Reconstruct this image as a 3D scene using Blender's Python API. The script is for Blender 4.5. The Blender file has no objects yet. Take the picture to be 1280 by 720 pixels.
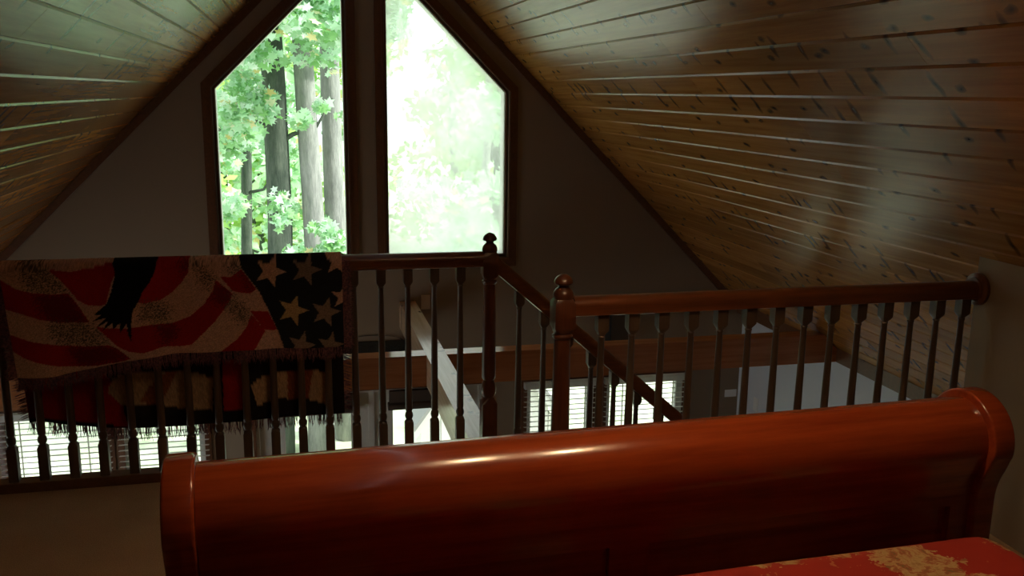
import bpy, bmesh, math, random
import numpy as np
from mathutils import Matrix, Vector
from mathutils.geometry import tessellate_polygon

# ------------------------------------------------------------------ camera, sky, exposure
S = bpy.context.scene
COL = S.collection
FPX = 1143.04
RIGHT = Vector((0.973169, -0.229681, 0.013730))
UP = Vector((0.034871, 0.206208, 0.977887))
FWD = Vector((0.227434, 0.951170, -0.208684))
CAMZ = 1.6
cd = bpy.data.cameras.new('camera'); cam = bpy.data.objects.new('camera', cd); COL.objects.link(cam)
cd.sensor_width = 36.0; cd.lens = FPX / 1280 * 36; cd.clip_start = 0.02; cd.clip_end = 400
mw = Matrix((RIGHT, UP, -FWD)).transposed().to_4x4(); mw.translation = (0, 0, CAMZ)
cam.matrix_world = mw
S.camera = cam

SKY = 2.3
LAMP = 265.0     # bulbs of the ceiling fan over the bed
world = bpy.data.worlds.new('sky'); S.world = world; world.use_nodes = True
bg = world.node_tree.nodes['Background']
bg.inputs[0].default_value = (0.93, 0.97, 1.0, 1); bg.inputs[1].default_value = SKY
sd = bpy.data.lights.new('sun', 'SUN'); sun = bpy.data.objects.new('sun', sd); COL.objects.link(sun)
sd.energy = 6.5; sd.angle = math.radians(3); sd.color = (1.0, 0.97, 0.9)
sun.rotation_euler = Vector((-0.80, 0.22, -0.62)).to_track_quat('-Z', 'Y').to_euler()   # from the side, along the gable, so none enters the windows
vs = S.view_settings
S.display_settings.display_device = 'sRGB'
vs.view_transform = 'Standard'; vs.look = 'None'; vs.gamma = 1.0; vs.use_curve_mapping = False
vs.exposure = 0.0
S.cycles.max_bounces = 10; S.cycles.diffuse_bounces = 6; S.cycles.glossy_bounces = 5
S.cycles.transmission_bounces = 8; S.cycles.transparent_max_bounces = 16
S.cycles.sample_clamp_indirect = 8.0
S.cycles.caustics_reflective = False; S.cycles.caustics_refractive = False

rng = random.Random(7)
nrg = np.random.default_rng(11)

# ------------------------------------------------------------------ layout (metres, loft floor z = 0)
W = 6.95                      # inner face of the gable wall
KR, KL = 3.529, 2.465         # ceiling planes: right X+z=KR, left z-X=KL
RX = (KR - KL) / 2; RZ = (KR + KL) / 2
EXR, EXL = 3.70, -2.636       # side walls
LOW = -2.75                   # lower floor
GROUND = -3.2
YB = -1.0                     # back wall
RAIL_Y, RAIL2_Y = 3.81, 2.885
RAIL_TOP = 0.93

# ------------------------------------------------------------------ materials
def nt(m): return m.node_tree.nodes, m.node_tree.links
def base_mat(name, col, rough=0.5, spec=0.5, metal=0.0, coat=0.0):
    m = bpy.data.materials.new(name); m.use_nodes = True
    b = m.node_tree.nodes['Principled BSDF']
    b.inputs['Base Color'].default_value = (*col, 1); b.inputs['Roughness'].default_value = rough
    b.inputs['Specular IOR Level'].default_value = spec; b.inputs['Metallic'].default_value = metal
    b.inputs['Coat Weight'].default_value = coat; b.inputs['Coat Roughness'].default_value = 0.09
    return m
def N(m, t, **kw):
    n = m.node_tree.nodes.new(t)
    for k, v in kw.items():
        if k.startswith('i_'): n.inputs[int(k[2:])].default_value = v
        else: setattr(n, k, v)
    return n
def L(m, a, b): m.node_tree.links.new(a, b)
def mathn(m, op, a, b=None, clamp=False):
    n = N(m, 'ShaderNodeMath', operation=op, use_clamp=clamp)
    for i, v in enumerate((a, b)):
        if v is None: continue
        if isinstance(v, (int, float)): n.inputs[i].default_value = v
        else: L(m, v, n.inputs[i])
    return n.outputs[0]
def ramp(m, fac, stops):
    r = N(m, 'ShaderNodeValToRGB'); e = r.color_ramp.elements
    while len(e) < len(stops): e.new(0.5)
    for k, (p, c) in enumerate(stops):
        e[k].position = p; e[k].color = (*c, 1)
    L(m, fac, r.inputs[0]); return r.outputs[0]
def mixc(m, fac, a, b, mode='MIX'):
    n = N(m, 'ShaderNodeMix', data_type='RGBA', blend_type=mode)
    for i, v in ((0, fac), (6, a), (7, b)):
        if isinstance(v, (int, float)): n.inputs[i].default_value = v
        elif isinstance(v, tuple): n.inputs[i].default_value = (*v, 1)
        else: L(m, v, n.inputs[i])
    return n.outputs[2]
def coords(m, scale=(1, 1, 1), offset=True, kind='Object'):
    tc = N(m, 'ShaderNodeTexCoord'); out = tc.outputs[kind]
    if offset:
        oi = N(m, 'ShaderNodeObjectInfo')
        va = N(m, 'ShaderNodeVectorMath', operation='MULTIPLY_ADD')
        L(m, oi.outputs['Random'], va.inputs[0]); va.inputs[1].default_value = (37.0, 53.0, 19.0); L(m, out, va.inputs[2])
        out = va.outputs[0]
    mp = N(m, 'ShaderNodeMapping'); mp.inputs['Scale'].default_value = scale
    L(m, out, mp.inputs['Vector']); return mp.outputs[0]
def bump(m, h, s, d=0.01):
    b = N(m, 'ShaderNodeBump'); b.inputs['Strength'].default_value = s; b.inputs['Distance'].default_value = d
    L(m, h, b.inputs['Height']); L(m, b.outputs[0], m.node_tree.nodes['Principled BSDF'].inputs['Normal'])
def noise(m, v, scale, detail=3, rough=0.6, out='Fac'):
    n = N(m, 'ShaderNodeTexNoise'); L(m, v, n.inputs['Vector'])
    n.inputs['Scale'].default_value = scale; n.inputs['Detail'].default_value = detail; n.inputs['Roughness'].default_value = rough
    return n.outputs[out]
def setcol(m, c): L(m, c, m.node_tree.nodes['Principled BSDF'].inputs['Base Color'])

def pine(name, lo, hi, rough, knots=True, gs=(34, 1.3, 34), kr=0.0):
    m = base_mat(name, hi, rough, 0.38)
    g = noise(m, coords(m, gs), 1.0, 5, 0.65)
    c = ramp(m, g, [(0.32, lo), (0.68, hi)])
    oi = N(m, 'ShaderNodeObjectInfo')
    tint = mathn(m, 'MULTIPLY_ADD', oi.outputs['Random'], 0.35); m.node_tree.nodes[-1].inputs[2].default_value = 0.8
    cb = N(m, 'ShaderNodeCombineColor')
    for k in range(3): L(m, tint, cb.inputs[k])
    c = mixc(m, 1.0, c, cb.outputs[0], 'MULTIPLY')
    if knots:
        v0 = coords(m, (1, 1, 1))
        nz = noise(m, v0, 9.0, 2, 0.5, 'Color')
        va = N(m, 'ShaderNodeVectorMath', operation='MULTIPLY_ADD'); L(m, nz, va.inputs[0]); va.inputs[1].default_value = (0.05, 0.05, 0.0); L(m, v0, va.inputs[2])
        for (sx, sy, thr, r0) in ((9.0, 5.0, 0.66, 0.14), (3.6, 13.0, 0.78, 0.22)):
            mp = N(m, 'ShaderNodeMapping'); mp.inputs['Scale'].default_value = (sx, sy, 0.0); mp.inputs['Rotation'].default_value = (kr, 0, 0); L(m, va.outputs[0], mp.inputs['Vector'])
            vo = N(m, 'ShaderNodeTexVoronoi', voronoi_dimensions='2D'); vo.inputs['Scale'].default_value = 1.0; L(m, mp.outputs[0], vo.inputs['Vector'])
            sp = N(m, 'ShaderNodeSeparateColor'); L(m, vo.outputs['Color'], sp.inputs[0])
            gate = mathn(m, 'GREATER_THAN', sp.outputs[0], thr)
            k = mathn(m, 'SUBTRACT', 1.0, mathn(m, 'DIVIDE', vo.outputs['Distance'], r0), clamp=True)
            k = mathn(m, 'MULTIPLY', mathn(m, 'POWER', k, 0.5), gate)
            c = mixc(m, mathn(m, 'MULTIPLY', k, 0.93), c, (0.020, 0.009, 0.004))
    setcol(m, c); bump(m, g, 0.06, 0.004)
    return m

def stained(name, lo, hi, rough, scale=(3, 60, 60), coat=0.0):
    m = base_mat(name, hi, rough, 0.5, coat=coat)
    g = noise(m, coords(m, scale), 1.0, 5, 0.65)
    setcol(m, ramp(m, g, [(0.3, lo), (0.7, hi)]))
    return m

M = {}
M['pine'] = pine('pine_ceiling_board', (0.34, 0.135, 0.026), (0.52, 0.235, 0.055), 0.23)
M['beam'] = pine('pine_beam', (0.52, 0.34, 0.20), (0.68, 0.48, 0.32), 0.15)
M['beamx'] = pine('pine_cross_beam', (0.38, 0.14, 0.055), (0.52, 0.22, 0.095), 0.13, False, (1.3, 34, 34))
M['rail'] = stained('stained_handrail', (0.10, 0.028, 0.009), (0.18, 0.054, 0.017), 0.30)
M['newel'] = stained('stained_newel', (0.075, 0.022, 0.009), (0.13, 0.038, 0.014), 0.32, (50, 50, 3))
M['baluster'] = stained('dark_baluster', (0.075, 0.045, 0.028), (0.11, 0.065, 0.04), 0.42, (60, 60, 3))
M['trim'] = stained('stained_trim', (0.11, 0.045, 0.02), (0.17, 0.07, 0.03), 0.35, (40, 40, 40))
M['cherry'] = stained('cherry_bed', (0.20, 0.026, 0.007), (0.37, 0.062, 0.014), 0.20, (1.6, 22, 22), coat=0.35)
M['sash'] = base_mat('window_sash', (0.30, 0.24, 0.19), 0.35)
M['white'] = base_mat('white_paint', (0.72, 0.72, 0.70), 0.45)
M['doorwhite'] = base_mat('painted_door', (0.6, 0.58, 0.52), 0.4)
M['plate'] = base_mat('ivory_plastic', (0.6, 0.5, 0.38), 0.4)
M['lightplate'] = base_mat('white_plastic', (0.85, 0.85, 0.83), 0.4)
M['black'] = base_mat('black_plastic', (0.02, 0.02, 0.02), 0.5)
M['signmetal'] = base_mat('dark_sign_metal', (0.05, 0.048, 0.04), 0.5, metal=0.6)
M['shade'] = base_mat('brown_shade_fabric', (0.09, 0.065, 0.05), 0.9, 0.1)
M['lampshade'] = base_mat('lamp_shade_metal', (0.5, 0.42, 0.3), 0.4)
M['shingle'] = base_mat('grey_shingle', (0.3, 0.3, 0.3), 0.8)
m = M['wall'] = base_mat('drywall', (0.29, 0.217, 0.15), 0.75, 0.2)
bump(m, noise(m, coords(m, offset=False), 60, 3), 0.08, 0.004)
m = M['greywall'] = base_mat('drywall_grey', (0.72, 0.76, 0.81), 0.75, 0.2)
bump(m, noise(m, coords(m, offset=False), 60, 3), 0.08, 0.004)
m = M['carpet'] = base_mat('carpet', (0.42, 0.29, 0.18), 0.95, 0.1)
n1 = noise(m, coords(m, offset=False), 260, 2); n2 = noise(m, coords(m, offset=False), 5, 3)
setcol(m, mixc(m, 0.35, ramp(m, n1, [(0.3, (0.38, 0.23, 0.12)), (0.7, (0.72, 0.51, 0.32))]), ramp(m, n2, [(0.3, (0.42, 0.28, 0.16)), (0.7, (0.58, 0.41, 0.26))])))
bump(m, n1, 0.7, 0.006)
M['oakfloor'] = stained('lower_floor_wood', (0.36, 0.22, 0.11), (0.5, 0.32, 0.17), 0.35, (3, 40, 40))
m = M['blind'] = base_mat('blind_slat', (0.82, 0.80, 0.78), 0.5)
bs = m.node_tree.nodes['Principled BSDF']; tr = N(m, 'ShaderNodeBsdfTranslucent'); tr.inputs[0].default_value = (0.8, 0.78, 0.75, 1)
mx = N(m, 'ShaderNodeMixShader'); mx.inputs[0].default_value = 0.65
L(m, bs.outputs[0], mx.inputs[1]); L(m, tr.outputs[0], mx.inputs[2]); L(m, mx.outputs[0], m.node_tree.nodes['Material Output'].inputs[0])

def glass(name, haze):
    m = bpy.data.materials.new(name); m.use_nodes = True
    m.node_tree.nodes.remove(m.node_tree.nodes['Principled BSDF'])
    t = N(m, 'ShaderNodeBsdfTransparent'); t.inputs[0].default_value = (0.95, 0.98, 0.96, 1)
    gl = N(m, 'ShaderNodeBsdfGlossy'); gl.inputs['Roughness'].default_value = 0.02
    fr = N(m, 'ShaderNodeFresnel'); fr.inputs[0].default_value = 1.3
    mx = N(m, 'ShaderNodeMixShader'); L(m, fr.outputs[0], mx.inputs[0]); L(m, t.outputs[0], mx.inputs[1]); L(m, gl.outputs[0], mx.inputs[2])
    out = mx.outputs[0]
    if haze:
        tl = N(m, 'ShaderNodeBsdfTranslucent'); tl.inputs[0].default_value = (0.97, 0.99, 0.98, 1)
        nz = noise(m, coords(m, offset=False), 2.6, 2)
        f = mathn(m, 'MULTIPLY_ADD', nz, haze); m.node_tree.nodes[-1].inputs[2].default_value = haze * 0.5
        m2 = N(m, 'ShaderNodeMixShader'); L(m, f, m2.inputs[0]); L(m, out, m2.inputs[1]); L(m, tl.outputs[0], m2.inputs[2]); out = m2.outputs[0]
    L(m, out, m.node_tree.nodes['Material Output'].inputs[0])
    return m
M['glass'] = glass('window_glass', 0)
M['hazy'] = glass('glare_veiled_glass', 0.36)  # milky translucent veil mixed in to imitate white glare over the right pane

def leafmat(name, c1, c2, trans=0.45):
    m = bpy.data.materials.new(name); m.use_nodes = True
    m.node_tree.nodes.remove(m.node_tree.nodes['Principled BSDF'])
    ge = N(m, 'ShaderNodeNewGeometry')
    c = ramp(m, ge.outputs['Random Per Island'], [(0.0, c1), (0.45, tuple((p + q) / 2 for p, q in zip(c1, c2))), (0.75, c2), (0.93, (0.88, 0.95, 0.86)), (1.0, (0.85, 0.66, 0.30))])
    d = N(m, 'ShaderNodeBsdfDiffuse'); t = N(m, 'ShaderNodeBsdfTranslucent'); L(m, c, d.inputs[0]); L(m, c, t.inputs[0])
    mx = N(m, 'ShaderNodeMixShader'); mx.inputs[0].default_value = trans
    L(m, d.outputs[0], mx.inputs[1]); L(m, t.outputs[0], mx.inputs[2]); L(m, mx.outputs[0], m.node_tree.nodes['Material Output'].inputs[0])
    return m
M['leaf'] = leafmat('maple_leaf', (0.28, 0.54, 0.20), (0.68, 0.90, 0.74))
M['leaf2'] = leafmat('sunlit_leaf', (0.34, 0.58, 0.12), (0.66, 0.86, 0.36))
M['leaf3'] = leafmat('pale_leaf', (0.42, 0.68, 0.40), (0.72, 0.90, 0.74))
def bark(name, lo, hi):
    m = base_mat(name, hi, 0.9, 0.1)
    g = noise(m, coords(m, (14, 14, 3)), 1.0, 6, 0.7)
    setcol(m, ramp(m, g, [(0.3, lo), (0.7, hi)])); bump(m, g, 0.8, 0.03); return m
M['bark'] = bark('dark_bark', (0.035, 0.05, 0.04), (0.13, 0.15, 0.12))
M['palebark'] = bark('pale_bark', (0.20, 0.21, 0.20), (0.42, 0.42, 0.40))
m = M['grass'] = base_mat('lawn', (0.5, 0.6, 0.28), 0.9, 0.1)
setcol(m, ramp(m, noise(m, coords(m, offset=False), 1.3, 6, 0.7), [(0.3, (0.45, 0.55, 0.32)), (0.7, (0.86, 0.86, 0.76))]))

m = M['print'] = base_mat('woven_throw', (0.3, 0.1, 0.1), 0.9, 0.1)
at = N(m, 'ShaderNodeAttribute', attribute_name='print')
wv = noise(m, coords(m, (1, 1, 1), offset=False), 330, 2)
setcol(m, mixc(m, 0.55, at.outputs['Color'], ramp(m, wv, [(0.3, (0.35, 0.33, 0.33)), (0.7, (1, 1, 1))]), 'MULTIPLY'))
bump(m, wv, 0.4, 0.003)
m = M['fringe'] = base_mat('throw_fringe', (0.20, 0.09, 0.10), 0.9, 0.1)
setcol(m, ramp(m, noise(m, coords(m, offset=False), 120, 2), [(0.35, (0.09, 0.05, 0.07)), (0.65, (0.3, 0.13, 0.13))]))

m = M['spread'] = base_mat('floral_bedspread', (0.55, 0.05, 0.03), 0.8, 0.2)
v = coords(m, offset=False)
nz = noise(m, v, 4.0, 3, 0.6, 'Color')
va = N(m, 'ShaderNodeVectorMath', operation='MULTIPLY_ADD'); L(m, nz, va.inputs[0]); va.inputs[1].default_value = (0.22, 0.22, 0.0); L(m, v, va.inputs[2])
vo = N(m, 'ShaderNodeTexVoronoi', voronoi_dimensions='2D'); vo.inputs['Scale'].default_value = 3.6; L(m, va.outputs[0], vo.inputs['Vector'])
rag = mathn(m, 'ADD', vo.outputs['Distance'], mathn(m, 'MULTIPLY', noise(m, v, 26.0, 3, 0.7), 0.42))
blob = mathn(m, 'LESS_THAN', rag, 0.60)
vo2 = N(m, 'ShaderNodeTexVoronoi', voronoi_dimensions='2D', feature='DISTANCE_TO_EDGE'); vo2.inputs['Scale'].default_value = 24.0; L(m, va.outputs[0], vo2.inputs['Vector'])
n4 = noise(m, va.outputs[0], 38.0, 4, 0.7)
petal = ramp(m, n4, [(0.32, (0.20, 0.17, 0.06)), (0.45, (0.42, 0.12, 0.05)), (0.55, (0.58, 0.38, 0.16)), (0.68, (0.40, 0.20, 0.07))])
n3 = noise(m, v, 15.0, 4, 0.7)
scr = mathn(m, 'GREATER_THAN', n3, 0.63)
c = mixc(m, scr, (0.38, 0.032, 0.02), (0.52, 0.19, 0.075))
setcol(m, mixc(m, blob, c, petal)); bump(m, noise(m, v, 400, 2), 0.3, 0.002)

# ------------------------------------------------------------------ mesh helpers
def newobj(name, me, mat=None, parent=None):
    o = bpy.data.objects.new(name, me); COL.objects.link(o)
    if mat is not None:
        me.materials.clear(); me.materials.append(M[mat] if isinstance(mat, str) else mat)
    if parent is not None: o.parent = parent
    return o
def pymesh(name, vs_, fs, smooth=False):
    me = bpy.data.meshes.new(name); me.from_pydata([tuple(v) for v in vs_], [], [tuple(f) for f in fs])
    bm = bmesh.new(); bm.from_mesh(me); bmesh.ops.recalc_face_normals(bm, faces=bm.faces); bm.to_mesh(me); bm.free()
    if smooth:
        me.polygons.foreach_set('use_smooth', [True] * len(me.polygons)); me.update()
    return me
class MB:
    def __init__(s): s.v = []; s.f = []
    def box(s, x0, x1, y0, y1, z0, z1):
        b = len(s.v)
        s.v += [(x, y, z) for z in (z0, z1) for y in (y0, y1) for x in (x0, x1)]
        s.f += [tuple(b + i for i in q) for q in ((0, 1, 3, 2), (4, 6, 7, 5), (0, 4, 5, 1), (2, 3, 7, 6), (0, 2, 6, 4), (1, 5, 7, 3))]
        return s
    def loft(s, rings, caps=True):
        b = len(s.v); n = len(rings[0])
        for r in rings: s.v += [tuple(p) for p in r]
        for i in range(len(rings) - 1):
            for k in range(n):
                a = b + i * n + k; c = b + i * n + (k + 1) % n
                s.f.append((a, c, c + n, a + n))
        if caps:
            s.f.append(tuple(b + k for k in range(n))[::-1]); s.f.append(tuple(b + (len(rings) - 1) * n + k for k in range(n)))
        return s
    def mesh(s, name, smooth=False): return pymesh(name, s.v, s.f, smooth)
    def build(s, name, mat, parent=None, smooth=False, bevel=0):
        me = s.mesh(name, smooth)
        if bevel:
            bm = bmesh.new(); bm.from_mesh(me)
            bmesh.ops.bevel(bm, geom=list(bm.edges), offset=bevel, segments=2, affect='EDGES', profile=0.6); bm.to_mesh(me); bm.free()
        return newobj(name, me, mat, parent)
def box(name, mat, x0, x1, y0, y1, z0, z1, parent=None, bevel=0):
    return MB().box(x0, x1, y0, y1, z0, z1).build(name, mat, parent, bevel=bevel)
def empty(name, loc=(0, 0, 0), rz=0.0):
    o = bpy.data.objects.new(name, None); COL.objects.link(o); o.location = loc; o.rotation_euler.z = rz; o.empty_display_size = 0.1
    return o
def tag(o, label, cat, group=None):
    o['label'] = label; o['category'] = cat
    if group: o['group'] = group
    return o
def struct(o, label=None, cat=None):
    o['kind'] = 'structure'
    if label: o['label'] = label
    if cat: o['category'] = cat
    return o
def setparent(o, p): o.parent = p; return o
def smooth_angle(me, ang=40):
    try: me.set_sharp_from_angle(angle=math.radians(ang))
    except Exception: pass
def ring(z, h, sq=0.0, n=16, cx=0, cy=0):
    out = []
    for k in range(n):
        a = 2 * math.pi * k / n
        r_s = h / max(abs(math.cos(a)), abs(math.sin(a)))
        r = h * (1 - sq) + r_s * sq
        out.append((cx + r * math.cos(a), cy + r * math.sin(a), z))
    return out
def turned(name, prof, n=16):
    """prof: (z, half width, squareness) from the foot up"""
    me = MB().loft([ring(z, h, s, n) for z, h, s in prof]).mesh(name, True); smooth_angle(me, 38); return me
def extrude_profile(prof, p0, p1, plumb=True):
    """closed profile of (side, height) swept from p0 to p1; ends stay upright"""
    p0 = Vector(p0); p1 = Vector(p1); d = p1 - p0; side = Vector((d.y, -d.x, 0)).normalized() if d.xy.length > 1e-6 else Vector((1, 0, 0))
    return [[tuple(p + side * a + Vector((0, 0, b))) for a, b in prof] for p in (p0, p1)]

def panel_with_holes(outer, holes, y0, y1):
    """wall in the XZ plane between y0 and y1, polygons with holes"""
    loops = [outer] + holes
    flat = [p for lp in loops for p in lp]
    tris = tessellate_polygon([[Vector((p[0], p[1], 0)) for p in lp] for lp in loops])
    n = len(flat)
    v = [(x, y0, z) for x, z in flat] + [(x, y1, z) for x, z in flat]
    f = [tuple(t) for t in tris] + [tuple(i + n for i in t[::-1]) for t in tris]
    o = 0
    for lp in loops:
        k = len(lp)
        for i in range(k):
            a = o + i; b = o + (i + 1) % k
            f.append((a, b, b + n, a + n))
        o += k
    return v, f
def offset_poly(poly, d):
    """grow a convex counter-clockwise polygon by d"""
    n = len(poly); out = []
    for i in range(n):
        p0, p1, p2 = Vector(poly[i - 1]), Vector(poly[i]), Vector(poly[(i + 1) % n])
        e1 = (p1 - p0).normalized(); e2 = (p2 - p1).normalized()
        n1 = Vector((e1.y, -e1.x)); n2 = Vector((e2.y, -e2.x)); b = (n1 + n2).normalized()
        out.append(tuple(p1 + b * (d / max(0.2, b.dot(n1)))))
    return out
def frame_mesh(name, inner, outer, y0, y1): 
    v, f = panel_with_holes(outer, [inner], y0, y1); return pymesh(name, v, f)

# ------------------------------------------------------------------ structure: floors, walls
LEDGE = 3.87     # loft edge under the flag railing
SEDGE = 2.94     # loft edge along the stairwell
SX = 0.875       # stairwell starts here
o = MB().box(-1.435, SX, YB, LEDGE, -0.02, 0).box(SX, 2.505, YB, SEDGE, -0.02, 0).build('floor', 'carpet'); struct(o)
o = MB().box(EXL, SX, YB, LEDGE, -0.27, -0.02).box(SX, EXR, YB, SEDGE, -0.27, -0.02).build('floor_slab', 'greywall'); struct(o)
o = MB().box(-1.435, SX + 0.012, LEDGE, LEDGE + 0.02, -0.28, 0.012).box(SX, 2.505, SEDGE, SEDGE + 0.02, -0.28, 0.012).box(SX, SX + 0.02, SEDGE + 0.02, LEDGE, -0.28, 0.0).build('trim_1', 'trim'); struct(o)
struct(box('floor_lower', 'oakfloor', EXL, EXR, YB, W, LOW - 0.1, LOW))

# window and door openings in the gable wall
GWL = [(-0.530, 0.35), (0.371, 0.35), (0.371, 2.501), (-0.530, 1.60)]     # CCW (x, z)
GWR = [(2 * RX - x, z) for x, z in GWL][::-1]
LW = [(1.81, 2.36), (2.50, 3.16)]
LWALL = LW + [(2 * RX - b, 2 * RX - a) for a, b in LW]
LZ0, LZ1 = -1.95, -0.74
DX0, DX1, DZ1 = -0.36, 1.424, -0.70
sash = 0.03
holes = [offset_poly(GWL, sash), offset_poly(GWR, sash)]
for a, b in LWALL: holes.append([(a - 0.02, LZ0 - 0.02), (b + 0.02, LZ0 - 0.02), (b + 0.02, LZ1 + 0.02), (a - 0.02, LZ1 + 0.02)])
holes.append([(DX0, LOW), (DX1, LOW), (DX1, DZ1), (DX0, DZ1)])
holes[-1] = [(DX0, LOW + 0.02), (DX1, LOW + 0.02), (DX1, DZ1), (DX0, DZ1)]
e = 0.12
outer = [(EXL - e, LOW - 0.1), (EXR + e, LOW - 0.1), (EXR + e, KR - EXR + 0.0), (RX, RZ + e), (EXL - e, KL + EXL + 0.0)]
v, f = panel_with_holes(outer, holes, W, W + 0.16)
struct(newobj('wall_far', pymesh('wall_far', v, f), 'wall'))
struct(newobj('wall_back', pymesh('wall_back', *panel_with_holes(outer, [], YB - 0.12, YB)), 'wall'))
struct(box('wall_right', 'greywall', EXR, EXR + e, YB - .12, W + .16, LOW - 0.1, KR - EXR - 0.004))
# lower left wall; unseen patio window added and sized to light the wall opposite
def xwall(name, mat, x0, x1, y0, y1, z0, z1, hs):
    v, f = panel_with_holes([(y0, z0), (y1, z0), (y1, z1), (y0, z1)], hs, 0, 1)
    v = [(x0 if b == 0 else x1, a, c) for a, b, c in v]
    return newobj(name, pymesh(name, v, f), mat)
SW = [(4.1, 6.2)]
struct(xwall('wall_left', 'greywall', EXL - e, EXL, YB - .12, W + .16, LOW - 0.1, KL + EXL - 0.004, [[(a, -2.68), (b, -2.68), (b, -.60), (a, -.60)] for a, b in SW]))
# knee walls
KT = KR - 2.505
def prism_y(name, mat, poly, y0, y1): return newobj(name, pymesh(name, *panel_with_holes(poly, [], y0, y1)), mat)
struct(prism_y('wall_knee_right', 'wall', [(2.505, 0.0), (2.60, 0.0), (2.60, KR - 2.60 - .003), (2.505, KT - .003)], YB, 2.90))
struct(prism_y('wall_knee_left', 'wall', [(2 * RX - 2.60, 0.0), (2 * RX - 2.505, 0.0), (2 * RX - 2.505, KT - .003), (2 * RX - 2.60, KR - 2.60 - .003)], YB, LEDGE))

# ------------------------------------------------------------------ plank ceilings
TH = 0.018
def ceiling(side):
    s2 = math.sqrt(0.5)
    if side == 'right':
        step, X0, ks = 0.0905, 1.928, range(-16, 20)
        ax = Vector((-s2, 0, s2)); nrm = Vector((-s2, 0, -s2)); name = 'ceiling_right'
        edge = lambda X: Vector((X, 0, KR - X))
    else:
        step, X0, ks = -0.0937, -0.740, range(-14, 21)
        ax = Vector((-s2, 0, -s2)); nrm = Vector((s2, 0, -s2)); name = 'ceiling_left'
        edge = lambda X: Vector((X, 0, KL + X))
    # sheathing behind the boards
    eX = EXR + e if side == 'right' else EXL - e
    q = [edge(RX), edge(eX)]
    vv = [];
    for off in (-TH - 0.002, -0.12):
        for p in q:
            for y in (YB - .12, W + .16): vv.append(p + nrm * off + Vector((0, y, 0)))
    sh = newobj(name, pymesh(name, vv, [(0, 1, 3, 2), (4, 6, 7, 5), (0, 2, 6, 4), (1, 5, 7, 3), (0, 4, 5, 1), (2, 3, 7, 6)]), 'wall')
    struct(sh)
    w = abs(step) / s2
    R = Matrix((ax, Vector((0, 1, 0)), nrm)).transposed()
    c, dp, g = 0.0068, 0.0068, 0.0003
    prof = [(g, 0), (w - g, 0), (w - g, TH - dp), (w - c, TH), (c, TH), (g, TH - dp)]
    rr = random.Random(5 if side == 'right' else 9)
    for k in ks:
        Xa = X0 + step * k; Xb = Xa + step
        lo, hi = min(Xa, Xb), max(Xa, Xb)
        if side == 'right':
            if lo < RX - 0.02 or hi > EXR + .03: continue
            start = edge(hi)         # local x runs up the slope from the lower edge
        else:
            if hi > RX + 0.02 or lo < EXL - .03: continue
            start = edge(hi)         # local x runs down the slope
        cuts = [YB]
        y = YB + rr.uniform(0.6, 3.6)
        while y < W - 0.5:
            cuts.append(y); y += rr.choice((2.44, 3.05, 3.66, 3.66, 4.27))
        cuts.append(W)
        if side == 'right' and k == -3: cuts = [YB, 1.0, 4.13, W]
        for a, b in zip(cuts[:-1], cuts[1:]):
            a2, b2 = a + 0.0006, b - 0.0006
            Ln = b2 - a2
            rings = [[(x, yy, z) for x, z in prof] for yy in (0, Ln)]
            o = MB().loft(rings).build('board', 'pine', sh)
            mt = R.to_4x4(); mt.translation = start + Vector((0, a2, 0)) - nrm * TH
            o.matrix_local = mt
ceiling('right'); ceiling('left')

# ------------------------------------------------------------------ gable trim, windows, doors
tw = 0.055
def slope_trim(name, sgn):
    # brown strip on the gable wall following the ceiling
    if sgn > 0: a = [(RX, RZ), (EXR, KR - EXR)]
    else: a = [(RX, RZ), (EXL, KL + EXL)]
    d = tw * math.sqrt(2); gp = 0.004
    poly = [(a[0][0], a[0][1] - gp), (a[1][0], a[1][1] - gp), (a[1][0], a[1][1] - d), (a[0][0], a[0][1] - d)]
    if sgn > 0: poly = poly[::-1]
    struct(prism_y(name, 'trim', poly, W - 0.022, W))
slope_trim('trim_2', 1); slope_trim('trim_3', -1)
def eave_trim(name, sgn):
    X = EXR if sgn > 0 else EXL; z = KR - EXR
    x0, x1 = (X - 0.075, X) if sgn > 0 else (X, X + 0.075)
    zz = [z + 0.075, z] if sgn > 0 else [z, z + 0.075]
    poly = [(x0, z - 0.03), (x1, z - 0.03), (x1, zz[1] - 0.005), (x0, zz[0] - 0.005)]
    struct(prism_y(name, 'trim', poly, SEDGE + 0.02, W - .03))
eave_trim('trim_4', 1); eave_trim('trim_5', -1)

def gable_window(name, glassmat, poly):
    r = struct(empty(name, (0, 0, 0)))
    hole = offset_poly(poly, sash)
    newobj('sash', frame_mesh('sash', poly, offset_poly(hole, -0.001), W + 0.035, W + 0.09), 'sash', r)
    newobj('outer_frame', frame_mesh('outer_frame', offset_poly(poly, 0.002), offset_poly(hole, -0.001), W + 0.09, W + 0.20), 'white', r)
    newobj('sash_bead', frame_mesh('sash_bead', offset_poly(poly, 0.006), offset_poly(poly, 0.016), W + 0.022, W + 0.035), 'trim', r)
    newobj('casing', frame_mesh('casing', offset_poly(hole, -0.006), offset_poly(hole, 0.062), W - 0.018, W - 0.0005), 'trim', r)
    newobj('casing_bead', frame_mesh('casing_bead', offset_poly(hole, 0.0), offset_poly(hole, 0.012), W - 0.026, W - 0.018), 'trim', r)
    newobj('pane', pymesh('pane', *panel_with_holes(offset_poly(poly, 0.005), [], W + 0.058, W + 0.062)), glassmat, r)
    return r
gable_window('window_1', 'glass', GWL)
gable_window('window_2', 'hazy', GWR)

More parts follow.
